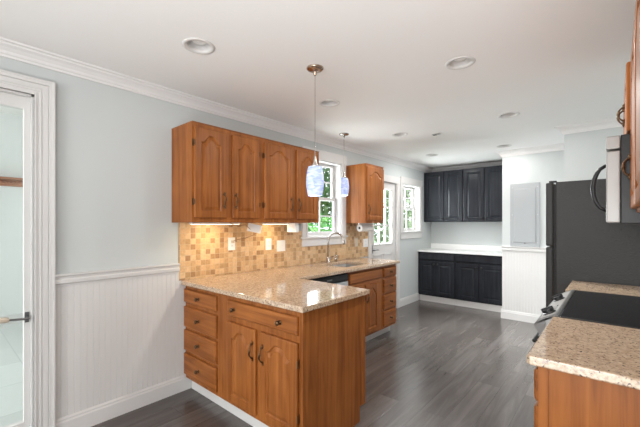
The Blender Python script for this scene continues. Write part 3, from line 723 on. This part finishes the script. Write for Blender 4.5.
# microwave
t = thing('microwave', (2.88, 2.5, 1.385), 'over-range microwave with black case and pale silver door', 'microwave')
MB().box((2.728, 2.118, 1.383), (3.075, 2.88, 1.797), .004).build('case', black_plastic, t)
d = MB(); d.box((2.676, 2.118, 1.387), (2.727, 2.88, 1.725), .006); d = d.build('door', silver, t)
MB().box((2.6755, 2.36, 1.43), (2.678, 2.82, 1.69)).build('window_pane', black_gloss, d)
q = MB(); q.box((2.676, 2.118, 1.735), (2.727, 2.88, 1.796), .005); q.build('vent_grille', silver, t)
q = MB(); pts = []
for k in range(15):
    a = k/14; pts.append((2.676-.050*math.sin(PI*a)**.5, 2.165, 1.445+.22*a))
q.tube(pts, [.008+.003*math.sin(PI*k/14) for k in range(15)], 10); q.build('handle', black_plastic, d, True)

# right upper cabinets
UX = 2.782
M = frame((UX, 2.105, 0), '-x')
cabinet('upper_cabinet', 'honey wood upper cabinet with bronze pulls at the right edge, nearest the viewer', 'cabinet', M, 1.10, .294, 1.432, 2.15,
        [door(.015, 1.447, .405, .685, 'l', .19, False), dict(t='door', u=.445, v=1.447, w=.405, h=.685), dict(t='door', u=.87, v=1.447, w=.215, h=.685)], wood_z, wood_y, 'upper cabinets on the right wall', pull_len=.08)
M = frame((UX-.014, 2.885, 0), '-x')
cabinet('upper_cabinet', 'short honey wood upper cabinet above the microwave', 'cabinet', M, .765, .308, 1.80, 2.15,
        [door(.015, 1.815, .355, .32, 'r', .16, False), door(.395, 1.815, .355, .32, 'l', .16, False)], wood_z, wood_y, 'upper cabinets on the right wall', rise=.04, pull_len=.075)

# ------------------------------------------------------------------ alcove: charcoal cabinets
YB = 5.84
def dark_door(u, v, w, h, side, where):
    return dict(t='door', u=u, v=v, w=w, h=h, knob=(w-.028 if side == 'r' else .028, h-.05 if where == 't' else .05))
def dtoe(x0, x1):
    def fn(t): MB().box((x0, YB+.012, 0), (x1, YB+.03, TOE)).build('toe_board', white_trim, t)
    return fn
GB = 'charcoal base cabinets in the alcove'; GU = 'charcoal upper cabinets in the alcove'
M = frame((.002, YB, 0), '-y')
kw = dict(rise=0, stile=.058, handle_mat=black_plastic)
cabinet('base_cabinet', 'charcoal base cabinet with two raised-panel doors, left one in the alcove', 'cabinet', M, .662, .56, TOE, .88,
        [dict(t='false', u=.008, v=.745, w=.645, h=.115), dark_door(.008, .125, .318, .595, 'r', 't'), dark_door(.334, .125, .318, .595, 'l', 't')], dark_cab, dark_cab, GB, extra=dtoe(.018, .664), **kw)
M = frame((.666, YB, 0), '-y')
cabinet('base_cabinet', 'charcoal base cabinet with two raised-panel doors, next to the beadboard wall', 'cabinet', M, .772, .56, TOE, .88,
        [dict(t='false', u=.012, v=.745, w=.74, h=.115), dark_door(.020, .125, .350, .595, 'r', 't'), dark_door(.392, .125, .360, .595, 'l', 't')], dark_cab, dark_cab, GB, extra=dtoe(.672, 1.436), **kw)
q = MB(); q.box((.001, YB-.04, .881), (1.452, 6.415, .908), .005)
tag(q.build('worktop', white_counter), 'white counter over the charcoal cabinets', 'worktop')
trim(MB().box((.001, 6.402, .909), (1.454, 6.419, 1.005), .003), 'low white backsplash strip behind the white counter', white_counter)
YU = 6.08
M = frame((.002, YU, 0), '-y')
cabinet('upper_cabinet', 'charcoal upper cabinet with two raised-panel doors, left one in the alcove', 'cabinet', M, .712, .338, 1.418, 2.335,
        [dark_door(.006, 1.43, .37, .89, 'r', 'b'), dark_door(.388, 1.43, .316, .89, 'l', 'b')], dark_cab, dark_cab, GU, **kw)
M = frame((.716, YU, 0), '-y')
cabinet('upper_cabinet', 'charcoal upper cabinet with two raised-panel doors, beside the electrical panel wall', 'cabinet', M, .735, .338, 1.418, 2.335,
        [dark_door(.006, 1.43, .335, .89, 'r', 'b'), dark_door(.353, 1.43, .372, .89, 'l', 'b')], dark_cab, dark_cab, GU, **kw)
# electrical panel
t = thing('electrical_panel', (1.74, 5.51, 1.04), 'grey metal electrical panel on the pale wall', 'electrical panel')
F_ = frame((0, 5.5195, 0), '-y')
q = MB(F_); q.box((1.56, 1.058, 0), (1.925, 1.955, .012), .003); q.build('cover', panel_grey, t)
q = MB(F_); q.box((1.615, 1.12, .012), (1.875, 1.88, .018), .003); dd = q.build('door', panel_grey, t)
q = MB(F_); q.box((1.735, 1.10, .012), (1.755, 1.118, .020), .002); q.build('latch', steel_dark, t)
q = MB(F_)
for uu in (1.59, 1.90):
    for vv in (1.12, 1.51, 1.90): q.lathe([(.006, 0), (.005, .003)], (uu, vv, .0118), 'z', 10, False, True)
q.build('screw', steel, t)

# ------------------------------------------------------------------ ceiling lights
def make_can(c, label):
    t = thing('recessed_light', (c[0], c[1], CEIL), label, 'ceiling light', 'recessed ceiling lights')
    q = MB(); q.lathe([(.0645, .004), (.066, -.002), (.082, -.006), (.092, -.004), (.094, -.0003)], (*c, CEIL), 'z', 36); q.build('trim_ring', white_trim, t, True)
    q = MB(); q.lathe([(.0645, .003), (.062, .05), (.060, .11)], (*c, CEIL), 'z', 32, False, True); q.build('reflector', white_trim, t, True)
    q = MB(); q.lathe([(.022, .108), (.03, .09), (.046, .055), (.050, .04), (.044, .028), (.025, .02), (.001, .018)], (*c, CEIL), 'z', 28); q.build('bulb', bulb_mat, t, True)
    d = bpy.data.lights.new('lamp', 'AREA'); d.shape = 'DISK'; d.size = .09; d.energy = CAN_W; d.color = (1, .98, .95)  # fill added below the bulb, which itself does not glow
    o = bpy.data.objects.new('lamp', d); C.objects.link(o); o.location = (c[0], c[1], CEIL-.014); o.parent = t; o.matrix_parent_inverse = Matrix.Translation(-Vector(t.location))
    return t
CAN_W = 1
labels = ['recessed ceiling light nearest the left wall doorway, largest in view', 'recessed ceiling light above the middle of the floor, nearer of the central pair',
          'recessed ceiling light between the two pendants', 'recessed ceiling light above the middle of the floor, farther of the central pair',
          'recessed ceiling light close to the small ceiling sensor', 'recessed ceiling light nearest the charcoal upper cabinets and far window', 'recessed ceiling light in front of the electrical panel wall']
can0 = make_can(CANS[0], labels[0])
for c, lb in list(zip(CANS, labels))[1:]:
    cc = copy_tree(can0, (c[0], c[1], CEIL), lb)
    watt = {1: 15, 3: 12, 4: 6, 5: 9, 6: 6}.get(CANS.index(c))      # added fill set per can; the unlisted one keeps the first can's power
    for ch in cc.children:
        if ch.type == 'LIGHT' and watt: ch.data = ch.data.copy(); ch.data.energy = watt
t = thing('ceiling_sensor', (1.12, 3.91, CEIL), 'tiny dark rectangular sensor on the ceiling between the recessed lights', 'sensor')
q = MB(); q.box((1.075, 3.885, CEIL-.012), (1.165, 3.93, CEIL-.0005), .003); q.build('housing', steel, t)
q = MB(); q.box((1.085, 3.893, CEIL-.0135), (1.125, 3.922, CEIL-.0118)); q.build('lens', dark_hole, t)

def pendant(x, y, z0, h, r, label, canopy_mat, watt):
    t = thing('pendant_light', (x, y, CEIL), label, 'pendant light', 'blue glass pendant lights')
    q = MB(); q.lathe([(.058, -.0005), (.058, -.006), (.050, -.014), (.030, -.019), (.012, -.021), (.010, -.045), (.004, -.055)], (x, y, CEIL), 'z', 32, True, True); q.build('canopy', canopy_mat, t, True)
    zt = z0+h
    q = MB(); q.tube([(x, y, CEIL-.05), (x, y, zt+.06)], .0022, 8); q.build('cable', nickel, t)
    q = MB(); q.lathe([(.006, .075), (.009, .06), (.012, .03), (.024, .012), (.026, -.004)], (x, y, zt), 'z', 20, True, True); q.build('socket', nickel, t, True)
    prof = []
    for k in range(15):
        a = k/14; prof.append((r*(.70+.30*math.sin(PI*(.08+.86*a))**.9)*(1.0 if a < .97 else .97), z0+h*a))
    prof.append((.026, zt+.002))
    q = MB(); q.lathe(prof, (x, y, 0), 'z', 36); q.lathe([(p[0]-.003, p[1]+.0005) for p in prof], (x, y, 0), 'z', 36); q.build('shade', shade_glass, t, True)
    d = bpy.data.lights.new('lamp', 'POINT'); d.energy = watt; d.shadow_soft_size = .03; d.color = (.86, .92, 1)
    o = bpy.data.objects.new('lamp', d); C.objects.link(o); o.location = (x, y, z0+.05); o.parent = t; o.matrix_parent_inverse = Matrix.Translation(-Vector(t.location))
    return t
pendant(1.17, 1.718, 1.572, .197, .0615, 'larger-looking blue white glass pendant hanging over the peninsula', copper_nickel, 1.0)
pendant(.298, 3.202, 1.715, .205, .060, 'smaller-looking blue white glass pendant hanging over the sink', nickel, 3.5)

# ------------------------------------------------------------------ outside
struct('ground', MB().box((-40, -30, -.5), (-.2, 40, -.4)), grass_mat, 'lawn outside the windows')
def shrub(name, c, rx, ry, rz, n, leaf, mat, label, cat, trunk=None, seed=1):
    rnd = random.Random(seed); t = thing(name, (c[0], c[1], -.4), label, cat, 'plants outside the windows')
    q = MB()
    for _ in range(n):
        while True:
            p = Vector((rnd.uniform(-1, 1), rnd.uniform(-1, 1), rnd.uniform(-1, 1)))
            if .25 < p.length < 1: break
        p = Vector((c[0]+p.x*rx, c[1]+p.y*ry, c[2]+p.z*rz)); a = Vector((rnd.gauss(0, 1), rnd.gauss(0, 1), rnd.gauss(0, .6))).normalized(); b = a.cross(Vector((rnd.gauss(0, 1), rnd.gauss(0, 1), rnd.gauss(0, 1)))).normalized()
        L = leaf*rnd.uniform(.7, 1.4)
        q.face([q.vert(p-a*L), q.vert(p+b*L*.38), q.vert(p+a*L), q.vert(p-b*L*.38)])
    q.build('foliage', mat, t)
    if trunk:
        q = MB(); x, y = c[0], c[1]
        q.tube([(x, y, -.4), (x+.05, y, c[2]*.5), (x-.03, y+.05, c[2])], [trunk, trunk*.85, trunk*.5], 10)
        for k in range(4): q.tube([(x, y, c[2]*.6+.2*k), (x+rnd.uniform(-1, 1)*rx*.6, y+rnd.uniform(-1, 1)*ry*.6, c[2]+rz*.4)], [trunk*.4, trunk*.12], 7)
        q.build('trunk', bark, t)
    else:
        q = MB()
        for k in range(5): q.tube([(c[0]+.05*k-.1, c[1], -.4), (c[0]+rnd.uniform(-.5, .5)*rx, c[1]+rnd.uniform(-.5, .5)*ry, c[2]+.2*rz)], [.02, .008], 6)
        q.build('stem', bark, t)
    return t
shrub('garden_shrub', (-1.75, 5.0, .75), .9, 1.0, .85, 2600, .07, leaf_bright, 'bright green shrub just outside the sink window', 'shrub', seed=3)
shrub('garden_tree', (-6.5, 9.3, 2.9), 2.0, 2.0, 1.7, 2600, .16, leaf_mid, 'green tree seen through the top of the sink window', 'tree', .16, seed=4)
shrub('garden_tree', (-4.2, 13.0, 2.4), 1.9, 2.2, 2.0, 2600, .15, leaf_pale, 'pale green tree seen through the far window', 'tree', .14, seed=5)
shrub('garden_shrub', (-2.2, 10.2, .9), .9, 1.0, .9, 1500, .08, leaf_pale, 'pale green shrub low outside the far window', 'shrub', seed=6)
